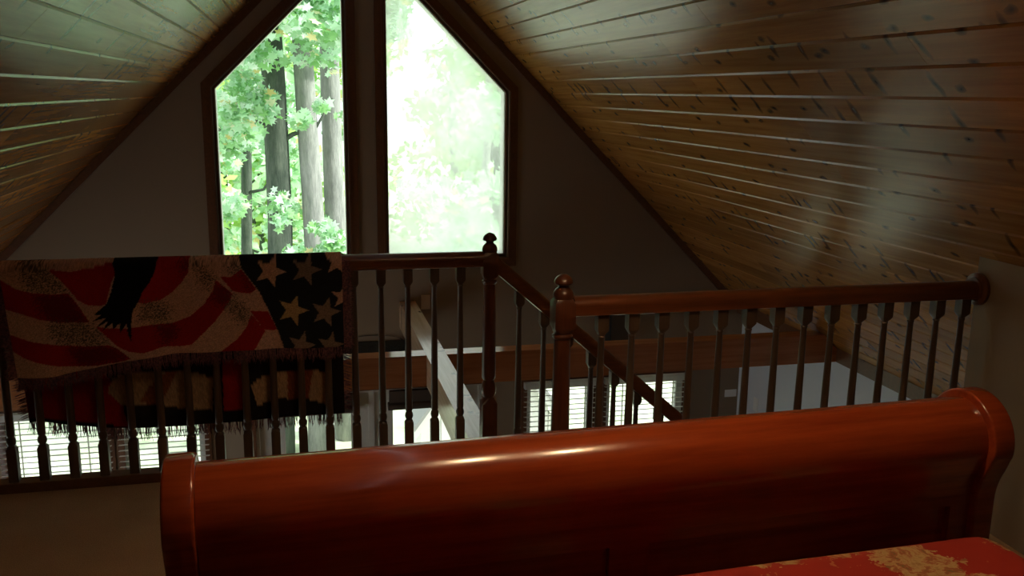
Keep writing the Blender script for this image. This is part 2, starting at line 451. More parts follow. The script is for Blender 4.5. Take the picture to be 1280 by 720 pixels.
def rect(a, b, c, d): return [(a, c), (b, c), (b, d), (a, d)]
for i, (a, b) in enumerate(LWALL):
    r = struct(empty('window_%d' % (i + 3)))
    p = rect(a, b, LZ0, LZ1); zm = (LZ0 + LZ1) / 2
    newobj('sash', frame_mesh('sash', rect(a + .03, b - .03, LZ0 + .03, LZ1 - .03), rect(a - .019, b + .019, LZ0 - .019, LZ1 + .019), W + .03, W + .08), 'white', r)
    box('meeting_rail', 'white', a + .03, b - .03, W + .035, W + .075, zm - .02, zm + .02, r)
    newobj('casing', frame_mesh('casing', rect(a - .012, b + .012, LZ0 - .012, LZ1 + .012), rect(a - .06, b + .06, LZ0 - .08, LZ1 + .07), W - .018, W - .0005), 'trim', r)
    for z0, z1 in ((LZ0 + .03, zm - .02), (zm + .02, LZ1 - .03)):
        box('pane', 'glass', a + .03, b - .03, W + .05, W + .054, z0, z1, r)
for i, (a, b) in enumerate(SW):
    r = struct(empty('window_%d' % (i + 7)))
    o = newobj('sash', frame_mesh('sash', rect(a + .06, b - .06, -2.62, -.66), rect(a + .001, b - .001, -2.679, -.601), 0, 0.05), 'white', r)
    o.matrix_local = Matrix(((0, -1, 0, EXL - .03), (1, 0, 0, 0), (0, 0, 1, 0), (0, 0, 0, 1)))
    o = newobj('pane', pymesh('pane', [(EXL - .05, a + .06, -2.62), (EXL - .05, b - .06, -2.62), (EXL - .05, b - .06, -.66), (EXL - .05, a + .06, -.66)], [(0, 1, 2, 3)]), 'glass', r)

# french doors under the gable windows
def french_door(name, x0, x1, g0, g1, knob):
    r = struct(empty(name, (0, 0, 0)))
    gz0, gz1 = LOW + 0.28, -0.80
    newobj('leaf', frame_mesh('leaf', rect(g0, g1, gz0, gz1), rect(x0, x1, LOW + .025, DZ1 - .03), W + .04, W + .085), 'doorwhite', r)
    newobj('glazing_bead', frame_mesh('glazing_bead', rect(g0 + .002, g1 - .002, gz0 + .002, gz1 - .002), rect(g0 - .022, g1 + .022, gz0 - .022, gz1 + .022), W + .030, W + .04), 'doorwhite', r)
    box('pane', 'glass', g0, g1, W + .06, W + .064, gz0, gz1, r)
    k = newobj('knob', turned('knob', [(0, .012, 0), (.03, .012, 0), (.035, .026, 0), (.06, .022, 0), (.065, .005, 0)]), 'signmetal', r)
    k.location = (knob, W + .04, LOW + .95); k.rotation_euler = (math.pi / 2, 0, 0)
    return r
cx = RX
french_door('door_1', DX0 + .03, cx - .004, -0.14, 0.372, cx - .07)
french_door('door_2', cx + .004, DX1 - .03, 0.70, 1.21, cx + .07)
r = struct(newobj('trim_6', frame_mesh('trim_6', rect(DX0 + .028, DX1 - .028, LOW + .022, DZ1 - .028), rect(DX0 + .001, DX1 - .001, LOW + .021, DZ1 - .001), W + .002, W + .12), 'doorwhite'))
mb = MB().box(DX0 - .07, DX0 + .004, W - .02, W - .0005, LOW, DZ1 - .004).box(DX1 - .004, DX1 + .07, W - .02, W - .0005, LOW, DZ1 - .004).box(DX0 - .07, DX1 + .07, W - .02, W - .0005, DZ1 - .004, DZ1 + .07)
struct(mb.build('trim_7', 'trim'))
struct(box('trim_8', 'doorwhite', cx - .022, cx + .022, W + .022, W + .04, LOW + .03, DZ1 - .03))
for (a, b, lab) in ((-0.17, 0.402, 'brown fabric shade rolled up over the door pane behind the flag throw'), (0.672, 1.24, 'brown fabric shade rolled up over the door pane beside the ceiling beam')):
    t = tag(empty('roman_shade', ((a + b) / 2, W + .03, -0.72)), lab, 'shade', 'rolled shades on the french doors')
    hw = (b - a) / 2
    MB().box(-hw, hw, -.07, 0, -.03, 0.0).build('headrail', 'shade', t)
    def roll(cy, cz, rad, ww, nm):
        rg = [[(x, cy + rad * math.cos(k * math.pi / 6), cz + rad * 0.8 * math.sin(k * math.pi / 6)) for k in range(12)] for x in (-ww, ww)]
        MB().loft(rg).build(nm, 'shade', t, smooth=False)
    MB().box(-hw, hw, -.066, -.006, -.10, -.03).build('valance', 'shade', t)
    roll(-.048, -.125, .042, hw + .012, 'roll')

# blinds, one per lower window
slat = MB().box(-.5, .5, -.02, .02, -.0012, .0012).mesh('slat')
for i, (a, b) in enumerate(LWALL):
    lab = ['white slatted blind beyond the stair, next to the french doors', 'white slatted blind beyond the stair, in the corner by the grey wall',
           'white slatted blind below the flag throw, next to the french doors', 'white slatted blind below the flag throw, by the side wall'][i]
    t = tag(empty('window_blind', ((a + b) / 2, W - .055, LZ1 + .03)), lab, 'blind', 'blinds on the lower windows')
    hw = (b - a) / 2 + .045
    MB().box(-hw, hw, -.025, .03, -.05, 0.0).build('headrail', 'blind', t)
    nS = 27
    for k in range(nS):
        o = newobj('slat', slat, None, t)
        if not slat.materials: slat.materials.append(M['blind'])
        o.location = (0, 0, -.075 - k * .0435); o.scale = (2 * hw, 1, 1); o.rotation_euler.x = math.radians(-11 + rng.uniform(-1.5, 1.5))
    MB().box(-hw, hw, -.02, .02, -.02, .0).build('bottom_rail', 'blind', t).location = (0, 0, -.075 - nS * .0435)
    for xx in (-hw * .6, hw * .6):
        MB().box(xx - .005, xx + .005, -.0235, -.0225, -.075 - nS * .0435, -.05).build('ladder_tape', 'blind', t)
    MB().box(hw * .8, hw * .8 + .004, -.03, -.026, -.9, -.05).build('pull_cord', 'blind', t)

# ------------------------------------------------------------------ timber beams
BZ = -0.001
BY0, BY1, BX0, BX1, BD = 5.435, 5.558, 0.76, 0.886, 0.20
def beamx(name, x0, x1, label, cutl=False, cutr=False):
    a0 = x0; a1 = x1
    v = [(x0, BZ), (x1, BZ), (x1, BZ - BD), (x0, BZ - BD)]
    if cutl: v[0] = (BZ - KL + .012, BZ); v[3] = (BZ - BD - KL + .012, BZ - BD)
    if cutr: v[1] = (KR - BZ - .012, BZ); v[2] = (KR - BZ + BD - .012, BZ - BD)
    o = prism_y(name, 'beamx', v[::-1], BY0, BY1); return struct(o)
beamx('beam_cross_left', 0, BX0 - .001, '', cutl=True)
beamx('beam_cross_right', BX1 + .001, 0, '', cutr=True)
struct(box('beam_long', 'beam', BX0, BX1, LEDGE + .022, W - .001, BZ - BD, BZ))

# ------------------------------------------------------------------ railings
HR = [(-.034, -.030), (-.030, -.012), (-.034, .0), (-.033, .012), (-.026, .024), (-.012, .031), (.012, .031), (.026, .024), (.033, .012), (.034, .0), (.030, -.012), (.034, -.030), (.022, -.034), (-.022, -.034)]
RC = RAIL_TOP - .031           # handrail centre height
SHOE = .042
def baluster_mesh(h):
    return turned('baluster', [(0, .0185, 1), (.135, .0185, 1), (.145, .0165, .3), (.150, .012, 0), (.156, .016, 0), (.166, .0185, 0), (.178, .0165, 0), (.186, .0125, 0), (.192, .0155, 0), (.198, .0155, 0),
        (.21, .0155, 0), (.35, .0150, 0), (h - .25, .0128, 0), (h - .085, .0108, 0), (h - .080, .0132, 0), (h - .075, .0110, 0), (h - .062, .0185, .55), (h - .055, .0195, 1), (h, .0195, 1)])
def newel(parent, x, y, z0, ztop, s=1.0, base_h=.40):
    p = empty('newel_post', (x, y, z0)); p.parent = parent
    H = ztop - z0; q = .0335 * s
    sh = turned('shaft', [(0, q, 1), (base_h * .62, q, 1), (base_h * .66, q * .8, .2), (base_h * .68, q * .72, 0), (base_h * .72, q * .95, 0), (base_h * .77, q * 1.02, 0), (base_h * .83, q * .88, 0), (base_h * .88, q * .7, 0), (base_h * .90, q * .88, 0), (base_h * .93, q * .9, 0),
        (base_h, q * .92, 0), (H * .6, q * .86, 0), (H - .26, q * .80, 0), (H - .225, q * .78, 0), (H - .220, q * .95, 0), (H - .212, q * 1.0, 0), (H - .205, q * .8, 0), (H - .196, q * .95, .3), (H - .182, q * 1.0, 1), (H - .098, q * 1.0, 1), (H - .084, q * .86, .4)], 24)
    newobj('shaft', sh, 'newel', p)
    fi = turned('finial', [(H - d, q * r_, sq) for d, r_, sq in ((.084, .90, .4), (.078, 1.0, 0), (.064, .95, 0), (.054, .78, 0), (.047, .54, 0), (.041, .46, 0), (.037, .60, 0), (.034, .84, 0), (.029, .92, 0), (.020, .86, 0), (.010, .64, 0), (.003, .32, 0), (0, .03, 0))], 24)
    newobj('finial', fi, 'newel', p)
    return p
# railing under the flag throw
t = tag(empty('loft_railing', (-.3, RAIL_Y, 0)), 'dark wooden loft railing that carries the flag throw, with newel post at stair head', 'railing')
LXA, LXB = -1.435, .81
def rel(o, t): o.parent = t; o.matrix_parent_inverse = Matrix.Translation(t.location).inverted(); return o
rel(MB().loft(extrude_profile(HR, (LXA + .001, RAIL_Y, RC), (LXB - .03, RAIL_Y, RC))).build('handrail', 'rail', None, True), t)
smooth_angle(t.children[-1].data, 35)
rel(box('shoe_rail', 'trim', LXA + .001, LXB - .035, RAIL_Y - .035, RAIL_Y + .035, 0.0, SHOE, bevel=.004), t)
BH = RC - .034 - SHOE
bme = baluster_mesh(BH); bme.materials.append(M['baluster'])
for k in range(-2, 17):
    o = newobj('baluster', bme, None, None); o.location = (-1.138 + .1137 * k, RAIL_Y, SHOE); rel(o, t)
p = newel(None, .81, RAIL_Y, 0.0, 1.012, 1.0, .40); rel(p, t)
# guard along the stairwell
t = tag(empty('stairwell_railing', (1.7, RAIL2_Y, 0)), 'bare reddish wooden guard railing ending at round rosette on the white wall', 'railing')
rel(MB().loft(extrude_profile(HR, (.868 + .033, RAIL2_Y, RC), (2.492, RAIL2_Y, RC))).build('handrail', 'rail', None, True), t)
smooth_angle(t.children[-1].data, 35)
rel(box('shoe_rail', 'trim', .905, 2.504, RAIL2_Y - .03, RAIL2_Y + .03, 0.0, SHOE, bevel=.004), t)
for k in range(14):
    o = newobj('baluster', bme, None, None); o.location = (1.008 + .1105 * k, RAIL2_Y, SHOE); rel(o, t)
p = newel(None, .868, RAIL2_Y, 0.0, 1.010, 1.06, .40); rel(p, t)
ro = newobj('rosette', turned('rosette', [(0, .062, 0), (.012, .062, 0), (.018, .054, 0), (.020, .046, 0), (.026, .044, 0)], 32), 'rail', None)
ro.rotation_euler = (0, -math.pi / 2, 0); ro.location = (2.5045, RAIL2_Y + 0.0, RC); rel(ro, t)
# stair: treads, stringers, descending rail
RISE, RUN = .1964, .2245
SLP = RISE / RUN
t = tag(empty('staircase', (SX + .02, (SEDGE + RAIL_Y) / 2, LOW)), 'wooden stair flight descending behind the guard railing', 'stairs')
for k in range(11):
    x0 = SX + .022 + RUN * k; z = -RISE * (k + 1)
    rel(box('tread', 'trim', x0, x0 + RUN + .025, SEDGE + .03, RAIL_Y + .02, z - .03, z), t)
    rel(box('riser', 'doorwhite', x0, x0 + .015, SEDGE + .03, RAIL_Y + .02, z, z + RISE - .031), t)
for y0 in (SEDGE + .021, RAIL_Y + .021):
    xe = SX + .022 + RUN * 11.2
    poly = [(SX + .022, -.02), (SX + .022, -.32), (xe, -.32 - SLP * (xe - SX)), (xe, -.02 - SLP * (xe - SX))]
    rel(prism_y('stringer', 'trim', poly, y0, y0 + .008 if y0 < 3 else y0 + .035), t)
xe = SX + .022 + RUN * 11
rel(box('landing', 'trim', xe, EXR - .005, SEDGE + .03, RAIL_Y + .02, LOW, -RISE * 12), t)
t = tag(empty('stair_railing', (1.3, RAIL_Y, -.4)), 'sloping dark handrail with balusters running down the stair', 'railing')
XS, XE = .84, 3.0
zr = lambda x: .868 - .868 * (x - .845)      # handrail centre along the flight
rel(MB().loft(extrude_profile([(a, b * 1.25) for a, b in HR], (XS, RAIL_Y, zr(XS)), (XE, RAIL_Y, zr(XE)))).build('handrail', 'rail', None, True), t)
smooth_angle(t.children[-1].data, 35)
rel(MB().loft(extrude_profile([(-.03, -.02), (.03, -.02), (.03, .02), (-.03, .02)], (XS + .01, RAIL_Y + .022, -.02 - SLP * (XS + .01 - SX)), (XE, RAIL_Y + .022, -.02 - SLP * (XE - SX)))).build('shoe_rail', 'trim'), t)
for k in range(18):
    x = .945 + .1137 * k
    zb = -.01 - SLP * (x - SX); hh = zr(x) - .03 - zb
    sm = baluster_mesh(hh); o = newobj('baluster', sm, 'baluster'); o.location = (x, RAIL_Y, zb); rel(o, t)

# ------------------------------------------------------------------ flag throw over the railing
def ray(px, py): return RIGHT * ((px - 640) / FPX) - UP * ((py - 360) / FPX) + FWD
FY = RAIL_Y - .046; BYK = RAIL_Y + .046
def at_plane(px, py, Y):
    r = ray(px, py); s = Y / r.y; return (r.x * s, CAMZ + r.z * s)
def to_cloth(pts, ox, oy, sc, Y=FY): return np.array([at_plane(ox + a / sc, oy + b / sc, Y) for a, b in pts])
def inside(P, poly):
    x, y = P[:, 0], P[:, 1]; r = np.zeros(len(P), bool); n = len(poly)
    for i in range(n):
        x1, y1 = poly[i]; x2, y2 = poly[i - 1]
        c = ((y1 > y) != (y2 > y)) & (x < (x2 - x1) * (y - y1) / (y2 - y1 + 1e-12) + x1)
        r ^= c
    return r
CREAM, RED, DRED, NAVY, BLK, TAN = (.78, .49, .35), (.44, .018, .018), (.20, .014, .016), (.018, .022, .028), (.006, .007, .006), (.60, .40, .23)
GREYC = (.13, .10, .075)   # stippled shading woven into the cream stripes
STARG = (.33, .235, .17)
PR = []   # front print: (colour, polygon)
A = lambda col, pts, cr: PR.append((col, to_cloth(pts, *cr)))
c1 = (0, 300, 4); c5 = (100, 310, 6); c6 = (260, 310, 5.14)
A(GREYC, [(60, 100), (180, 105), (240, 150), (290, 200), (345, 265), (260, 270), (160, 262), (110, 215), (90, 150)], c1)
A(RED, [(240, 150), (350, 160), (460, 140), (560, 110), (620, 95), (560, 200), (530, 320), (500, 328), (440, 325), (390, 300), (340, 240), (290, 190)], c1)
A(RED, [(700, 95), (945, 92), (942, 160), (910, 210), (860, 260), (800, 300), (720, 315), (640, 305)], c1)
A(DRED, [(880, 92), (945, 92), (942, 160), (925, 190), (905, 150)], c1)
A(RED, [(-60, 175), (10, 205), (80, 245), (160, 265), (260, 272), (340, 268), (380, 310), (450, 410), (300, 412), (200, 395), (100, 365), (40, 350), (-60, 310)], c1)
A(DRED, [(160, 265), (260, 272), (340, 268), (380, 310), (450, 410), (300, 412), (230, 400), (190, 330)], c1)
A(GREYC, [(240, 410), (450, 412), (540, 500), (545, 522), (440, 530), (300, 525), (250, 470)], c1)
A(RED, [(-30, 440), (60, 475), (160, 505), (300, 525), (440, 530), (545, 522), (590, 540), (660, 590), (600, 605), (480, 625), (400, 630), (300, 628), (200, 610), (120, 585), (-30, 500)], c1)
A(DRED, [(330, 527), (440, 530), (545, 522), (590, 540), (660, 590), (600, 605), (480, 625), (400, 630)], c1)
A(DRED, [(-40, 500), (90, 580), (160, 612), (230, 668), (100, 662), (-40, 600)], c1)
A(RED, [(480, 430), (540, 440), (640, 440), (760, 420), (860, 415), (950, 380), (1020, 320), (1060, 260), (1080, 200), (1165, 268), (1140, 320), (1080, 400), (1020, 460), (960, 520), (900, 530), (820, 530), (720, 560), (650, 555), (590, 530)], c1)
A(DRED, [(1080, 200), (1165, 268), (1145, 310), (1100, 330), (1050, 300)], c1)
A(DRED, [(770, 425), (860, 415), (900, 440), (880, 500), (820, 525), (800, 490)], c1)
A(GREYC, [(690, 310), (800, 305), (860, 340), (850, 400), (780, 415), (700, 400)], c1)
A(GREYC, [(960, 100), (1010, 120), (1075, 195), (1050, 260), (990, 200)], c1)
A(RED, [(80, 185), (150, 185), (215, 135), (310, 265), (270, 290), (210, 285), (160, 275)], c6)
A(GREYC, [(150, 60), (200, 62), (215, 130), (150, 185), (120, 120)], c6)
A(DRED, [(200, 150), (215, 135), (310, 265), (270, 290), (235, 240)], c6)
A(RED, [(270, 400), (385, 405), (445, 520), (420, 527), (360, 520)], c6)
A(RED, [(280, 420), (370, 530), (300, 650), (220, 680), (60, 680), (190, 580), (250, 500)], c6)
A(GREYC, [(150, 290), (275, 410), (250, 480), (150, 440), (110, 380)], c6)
A(NAVY, [(190, 30), (900, 20), (900, 700), (510, 700), (450, 530), (390, 400), (330, 280), (215, 130)], c6)
def star(cx_, cy_, r, rot, col):
    pts = []
    for k in range(10):
        a = rot + k * math.pi / 5; q = r if k % 2 == 0 else r * .42
        pts.append((cx_ + q * math.sin(a), cy_ - q * math.cos(a)))
    A(col, pts, c6)
star(400, 150, 108, .35, CREAM); star(630, 140, 105, .28, STARG); star(835, 85, 98, .1, CREAM); star(545, 398, 104, .3, (.62, .45, .22)); star(755, 408, 100, .25, STARG)
star(600, 620, 95, .25, STARG); star(785, 620, 90, .2, STARG); star(868, 312, 82, .1, CREAM)
A(BLK, [(255, 40), (590, 40), (560, 180), (520, 260), (470, 330), (440, 400), (400, 470), (388, 560), (392, 700), (365, 650), (352, 560), (345, 575), (300, 640), (305, 560), (250, 605), (245, 560), (170, 620), (215, 545), (120, 598), (200, 520), (95, 550), (160, 500), (105, 500), (200, 420), (230, 340), (250, 260), (262, 190), (240, 110)], c5)
PB = []  # back half print
B = lambda col, pts, ox, oy, sc: PB.append((col, to_cloth(pts, ox, oy, sc, BYK)))
B(RED, [(60, 60), (330, 60), (520, 100), (600, 200), (640, 370), (480, 360), (260, 330), (90, 330)], 0, 440, 4)
B(DRED, [(60, 60), (170, 70), (180, 330), (60, 330)], 0, 440, 4)
B(TAN, [(560, 130), (700, 95), (850, 92), (980, 105), (1065, 130), (1065, 292), (950, 290), (820, 265), (700, 262), (610, 268), (540, 200)], 0, 440, 4)
B((.40, .14, .06), [(700, 250), (740, 180), (830, 100), (880, 100), (850, 180), (800, 262)], 0, 440, 4)
B(RED, [(1110, 40), (1215, 40), (1215, 290), (1120, 290)], 0, 440, 4)
B(TAN, [(70, 260), (130, 215), (240, 180), (360, 165), (470, 165), (560, 180), (560, 392), (470, 360), (350, 350), (240, 355), (110, 390)], 300, 430, 5.14)
B((.36, .10, .05), [(300, 170), (470, 165), (440, 350), (310, 352)], 300, 430, 5.14)
hemx = [-1.12, -1.06, -.963, -.822, -.672, -.489, -.178, .178, .30]
hemz = [.49, .486, .487, .511, .536, .556, .557, .552, .55]
bkz = [.27, .275, .25, .225, .219, .21, .22, .225, .215]
X0c, X1c = -1.105, .178
nx, nf, nb = 380, 150, 60
xs = np.linspace(X0c, X1c, nx)
V, Cc, onback = [], [], []
TOPZ = RAIL_TOP + .012
prof = []
for j in range(nf): prof.append(('f', j / (nf - 1)))
for a in np.linspace(15, 165, 9): prof.append(('a', math.radians(a)))
for j in range(nb): prof.append(('b', j / (nb - 1)))
def pathpt(x, kind, u):
    hz = np.interp(x, hemx, hemz); bz = np.interp(x, hemx, bkz)
    sk = 0.030 * max(0, 1 - (x - X0c) / .5)
    if kind == 'f':
        z = hz + (TOPZ - .035 - hz) * u; y = FY - (1 - u) * (.012 + .006 * math.sin(x * 17) + .004 * math.sin(x * 31 + 1))
        return (x + sk * (1 - u), y, z)
    if kind == 'a': return (x, RAIL_Y - .046 * math.cos(u), TOPZ - .035 + .035 * math.sin(u))
    z = TOPZ - .035 + (bz - (TOPZ - .035)) * u
    return (x + sk * u, BYK + .008 * math.sin(x * 15 + 2) * u, z)
for kind, u in prof:
    for x in xs: V.append(pathpt(float(x), kind, u)); onback.append(kind == 'b')
V = np.array(V); onback = np.array(onback)
C = np.tile(np.array(CREAM), (len(V), 1))
P = V[:, [0, 2]].copy(); P[:, 1] = np.where((~onback) & (P[:, 1] > .935), .935, P[:, 1])
P[:, 0] += .003 * nrg.standard_normal(len(P)) * 0.3
J = P + nrg.standard_normal(P.shape) * .013
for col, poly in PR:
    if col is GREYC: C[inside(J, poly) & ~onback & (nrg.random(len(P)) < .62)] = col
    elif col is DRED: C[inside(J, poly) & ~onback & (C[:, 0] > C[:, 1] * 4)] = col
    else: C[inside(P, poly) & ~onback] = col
C[onback] = (.02, .016, .015)
for col, poly in PB: C[inside(P, poly) & onback] = col
stip = nrg.random(len(V)); light = C.sum(1) > .5
C[light] *= (0.62 + 0.55 * stip[light])[:, None]
C[~light] *= (0.85 + .3 * stip[~light])[:, None]
F = []
nr = len(prof)
for j in range(nr - 1):
    for i in range(nx - 1):
        a = j * nx + i; F.append((a, a + 1, a + 1 + nx, a + nx))
me = bpy.data.meshes.new('cloth'); me.from_pydata(V.tolist(), [], F); me.polygons.foreach_set('use_smooth', [True] * len(F))
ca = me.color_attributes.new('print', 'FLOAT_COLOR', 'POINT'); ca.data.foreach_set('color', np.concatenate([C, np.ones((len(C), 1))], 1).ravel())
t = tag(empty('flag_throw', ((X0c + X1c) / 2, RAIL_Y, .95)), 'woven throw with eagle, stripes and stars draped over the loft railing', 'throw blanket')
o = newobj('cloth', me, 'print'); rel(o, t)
sol = o.modifiers.new('thick', 'SOLIDIFY'); sol.thickness = .003; sol.offset = 0
# fringe along hems and side edges
def strands(name, pts, dirs, length, n, wd):
    v, f = [], []
    for k in range(n):
        s = rng.random() * (len(pts) - 1); i = int(s); fr = s - i
        p = Vector(pts[i]).lerp(Vector(pts[min(i + 1, len(pts) - 1)]), fr); d = Vector(dirs).normalized()
        l = length * rng.uniform(.7, 1.15); j = Vector((rng.uniform(-.25, .25), rng.uniform(-.15, .15), rng.uniform(-.12, .12)))
        side = Vector((1, 0, 0)) if abs(d.x) < .5 else Vector((0, 0, 1))
        b = len(v); mid = p + (d + j * .5) * l * .5 + Vector((0, rng.uniform(-.004, .004), 0)); end = p + (d + j) * l
        for q, w in ((p, wd), (mid, wd), (end, wd * .5)):
            for s1, s2_ in ((1, 0), (-.5, .9), (-.5, -.9)):
                v.append(q + side * (w * s1) + Vector((0, w * s2_, 0)))
        for lv in (0, 3):
            for e_ in range(3):
                f.append((b + lv + e_, b + lv + (e_ + 1) % 3, b + lv + 3 + (e_ + 1) % 3, b + lv + 3 + e_))
    o = newobj(name, pymesh(name, v, f), 'fringe'); o['kind'] = 'stuff'; return rel(o, t)
strands('hem_fringe', [pathpt(float(x), 'f', 0) for x in xs[::8]], (0, 0, -1), .05, 900, .0016)
strands('hem_fringe', [pathpt(float(x), 'b', 1) for x in xs[::8]], (0, 0, -1), .05, 520, .0016)
strands('side_fringe', [pathpt(X1c, k, u) for k, u in prof[::6]], (1, -.1, -.35), .036, 900, .0017)
strands('side_fringe', [pathpt(X0c, k, u) for k, u in prof[::6]], (-1, -.1, -.35), .036, 900, .0017)

# ------------------------------------------------------------------ sleigh bed and bedspread
BANG = math.atan2(.034, 1.0)
bed = tag(empty('sleigh_bed', (-.226, 1.937, 0), BANG), 'cherry red sleigh bed with rolled glossy footboard', 'bed')
BL = 1.963
def bpart(name, mb, mat='cherry', smooth=False, bevel=0, ang=45):
    o = mb.build(name, mat, bed, smooth, bevel)
    if smooth: smooth_angle(o.data, ang)
    return o
RR, RZC = .105, .707
arc_ = [(RR * math.cos(math.radians(d)), RZC + RR * math.sin(math.radians(d))) for d in range(190, -61, -12)]
front = [(-.064, .565), (-.066, .585), (-.073, .612), (-.086, .645), (-.097, .672)] + arc_ + [(.034, .615), (.012, .60), (.0, .58), (-.004, .565)]
def catmull(pts, sub=3):
    out = []
    for i in range(len(pts) - 1):
        p0 = pts[max(i - 1, 0)]; p1 = pts[i]; p2 = pts[i + 1]; p3 = pts[min(i + 2, len(pts) - 1)]
        for s in range(sub):
            u = s / sub
            out.append(tuple(.5 * ((2 * p1[k]) + (-p0[k] + p2[k]) * u + (2 * p0[k] - 5 * p1[k] + 4 * p2[k] - p3[k]) * u * u + (-p0[k] + 3 * p1[k] - 3 * p2[k] + p3[k]) * u ** 3) for k in (0, 1)))
    return out + [pts[-1]]
fp = catmull(front)
bpart('roll', MB().loft([[(x, a, b) for a, b in fp] for x in (0.0, BL)]), smooth=True)
bpart('top_rail', MB().box(0, BL, -.064, -.004, .535, .566))
for x0, x1 in ((0, .06), (BL / 2 - .052, BL / 2 + .050), (BL - .06, BL)):
    bpart('stile', MB().box(x0, x1, -.064, -.004, .26, .535))
bpart('bottom_rail', MB().box(0, BL, -.064, -.004, .16, .26))
for x0, x1 in ((.06, BL / 2 - .052), (BL / 2 + .050, BL - .06)):
    bpart('panel', MB().box(x0, x1, -.044, -.014, .255, .54))
def grow(pts, d):
    n = len(pts); out = []
    for i in range(n):
        p0, p1, p2 = pts[i - 1], pts[i], pts[(i + 1) % n]
        tx, ty = p2[0] - p0[0], p2[1] - p0[1]; l = math.hypot(tx, ty) or 1
        out.append((p1[0] - ty / l * d, p1[1] + tx / l * d))
    return out
RP = .127
arcp = [(RP * math.cos(math.radians(d)), RZC + RP * math.sin(math.radians(d))) for d in range(188, -56, -12)]
upper = [(-.083, .545), (-.085, .575), (-.094, .61), (-.109, .645), (-.119, .672)] + arcp + [(.058, .602), (.035, .585), (.022, .56)]
lowp = [(.020, .30), (.030, .15), (.045, .06), (.05, .0), (-.07, .0), (-.075, .06), (-.083, .15), (-.083, .30)]
post = catmull(upper) + lowp
for x0, x1 in ((-.066, -.0005), (BL + .0005, BL + .066)):
    o = bpart('post', MB().loft([[(x, a, b) for a, b in post] for x in (x0, x1)]), smooth=True, ang=50)
    bm = bmesh.new(); bm.from_mesh(o.data)
    es = [ed for ed in bm.edges if len(ed.link_faces) == 2 and any(len(fc.verts) > 8 for fc in ed.link_faces)]
    bmesh.ops.bevel(bm, geom=es, offset=.007, segments=3, affect='EDGES', profile=.5); bm.to_mesh(o.data); bm.free(); smooth_angle(o.data, 40)
for x0 in (-.04, BL + .012):
    bpart('side_rail', MB().box(x0, x0 + .028, -2.1, -.083, .18, .40))
# bedspread over the mattress: rounded slab, draped
def slab_cloth():
    nxs, nys = 60, 50; v, f = [], []
    x0, x1, y0, y1 = -.03, 1.965 - .19 - .05, -2.06, -.185
    x0, x1 = .045, BL - .055
    zt = .562
    for j in range(nys + 1):
        for i in range(nxs + 1):
            u = i / nxs; w_ = j / nys
            x = x0 + (x1 - x0) * u; y = y0 + (y1 - y0) * w_
            dx = min(x - x0, x1 - x); dy = y1 - y
            r = .11; z = zt
            for d in (dx, dy):
                if d < r: z -= r - math.sqrt(max(0, r * r - (r - d) ** 2))
            z += .006 * math.sin(x * 7 + y * 3) * min(1, dx * 6) * min(1, dy * 6)
            v.append((x, y, z))
    n = nxs + 1
    for j in range(nys):
        for i in range(nxs):
            a = j * n + i; f.append((a, a + 1, a + 1 + n, a + n))
    # skirt
    loop = [i for i in range(n)] + [j * n + nxs for j in range(1, nys + 1)] + [nys * n + i for i in range(nxs - 1, -1, -1)] + [j * n for j in range(nys - 1, 0, -1)]
    b = len(v)
    for k, i in enumerate(loop):
        X, Y, Z = v[i]; v.append((X, Y, .30))
    for k in range(len(loop)):
        k2 = (k + 1) % len(loop); f.append((loop[k], loop[k2], b + k2, b + k))
    f.append(tuple(b + k for k in range(len(loop))))
    return v, f
sp = newobj('bedspread', pymesh('bedspread', *slab_cloth(), smooth=True), 'spread')
sp.location = (-.226, 1.937, 0); sp.rotation_euler.z = BANG; smooth_angle(sp.data, 50)
tag(sp, 'red bedspread with gold flowers on the sleigh bed', 'bedspread')


# ------------------------------------------------------------------ ceiling fan with lit lamps over the bed
FX, FYN = .815, 1.79
t = tag(empty('ceiling_fan', (FX, FYN, 2.3)), 'ceiling fan with lit lamp shades hanging from the ridge over the bed', 'ceiling fan')
def fpart(name, me, mat, loc=(0, 0, 0), rot=(0, 0, 0), parent=None):
    o = newobj(name, me, mat); o.location = (FX + loc[0], FYN + loc[1], loc[2]); o.rotation_euler = rot; return rel(o, t)
fpart('rod', turned('rod', [(2.42, .012, 0), (2.70, .012, 0), (2.705, .05, 0), (2.76, .03, 0)]), 'signmetal')
fpart('motor', turned('motor', [(2.28, .04, 0), (2.30, .09, 0), (2.38, .10, 0), (2.42, .05, 0), (2.43, .014, 0)], 24), 'signmetal')
blade = MB().box(.12, .62, -.06, .06, -.004, .004).mesh('blade')
for k in range(5): fpart('blade', blade, 'trim', (0, 0, 2.34), (.18, 0, k * 2 * math.pi / 5 + .3))
fpart('light_stem', turned('light_stem', [(2.16, .05, 0), (2.19, .06, 0), (2.28, .03, 0)], 20), 'signmetal')
em = bpy.data.materials.new('lamp_glow'); em.use_nodes = True; em.node_tree.nodes.clear()
en = N(em, 'ShaderNodeEmission'); en.inputs[0].default_value = (1.0, .72, .42, 1); en.inputs[1].default_value = LAMP
ou = N(em, 'ShaderNodeOutputMaterial'); L(em, en.outputs[0], ou.inputs[0])
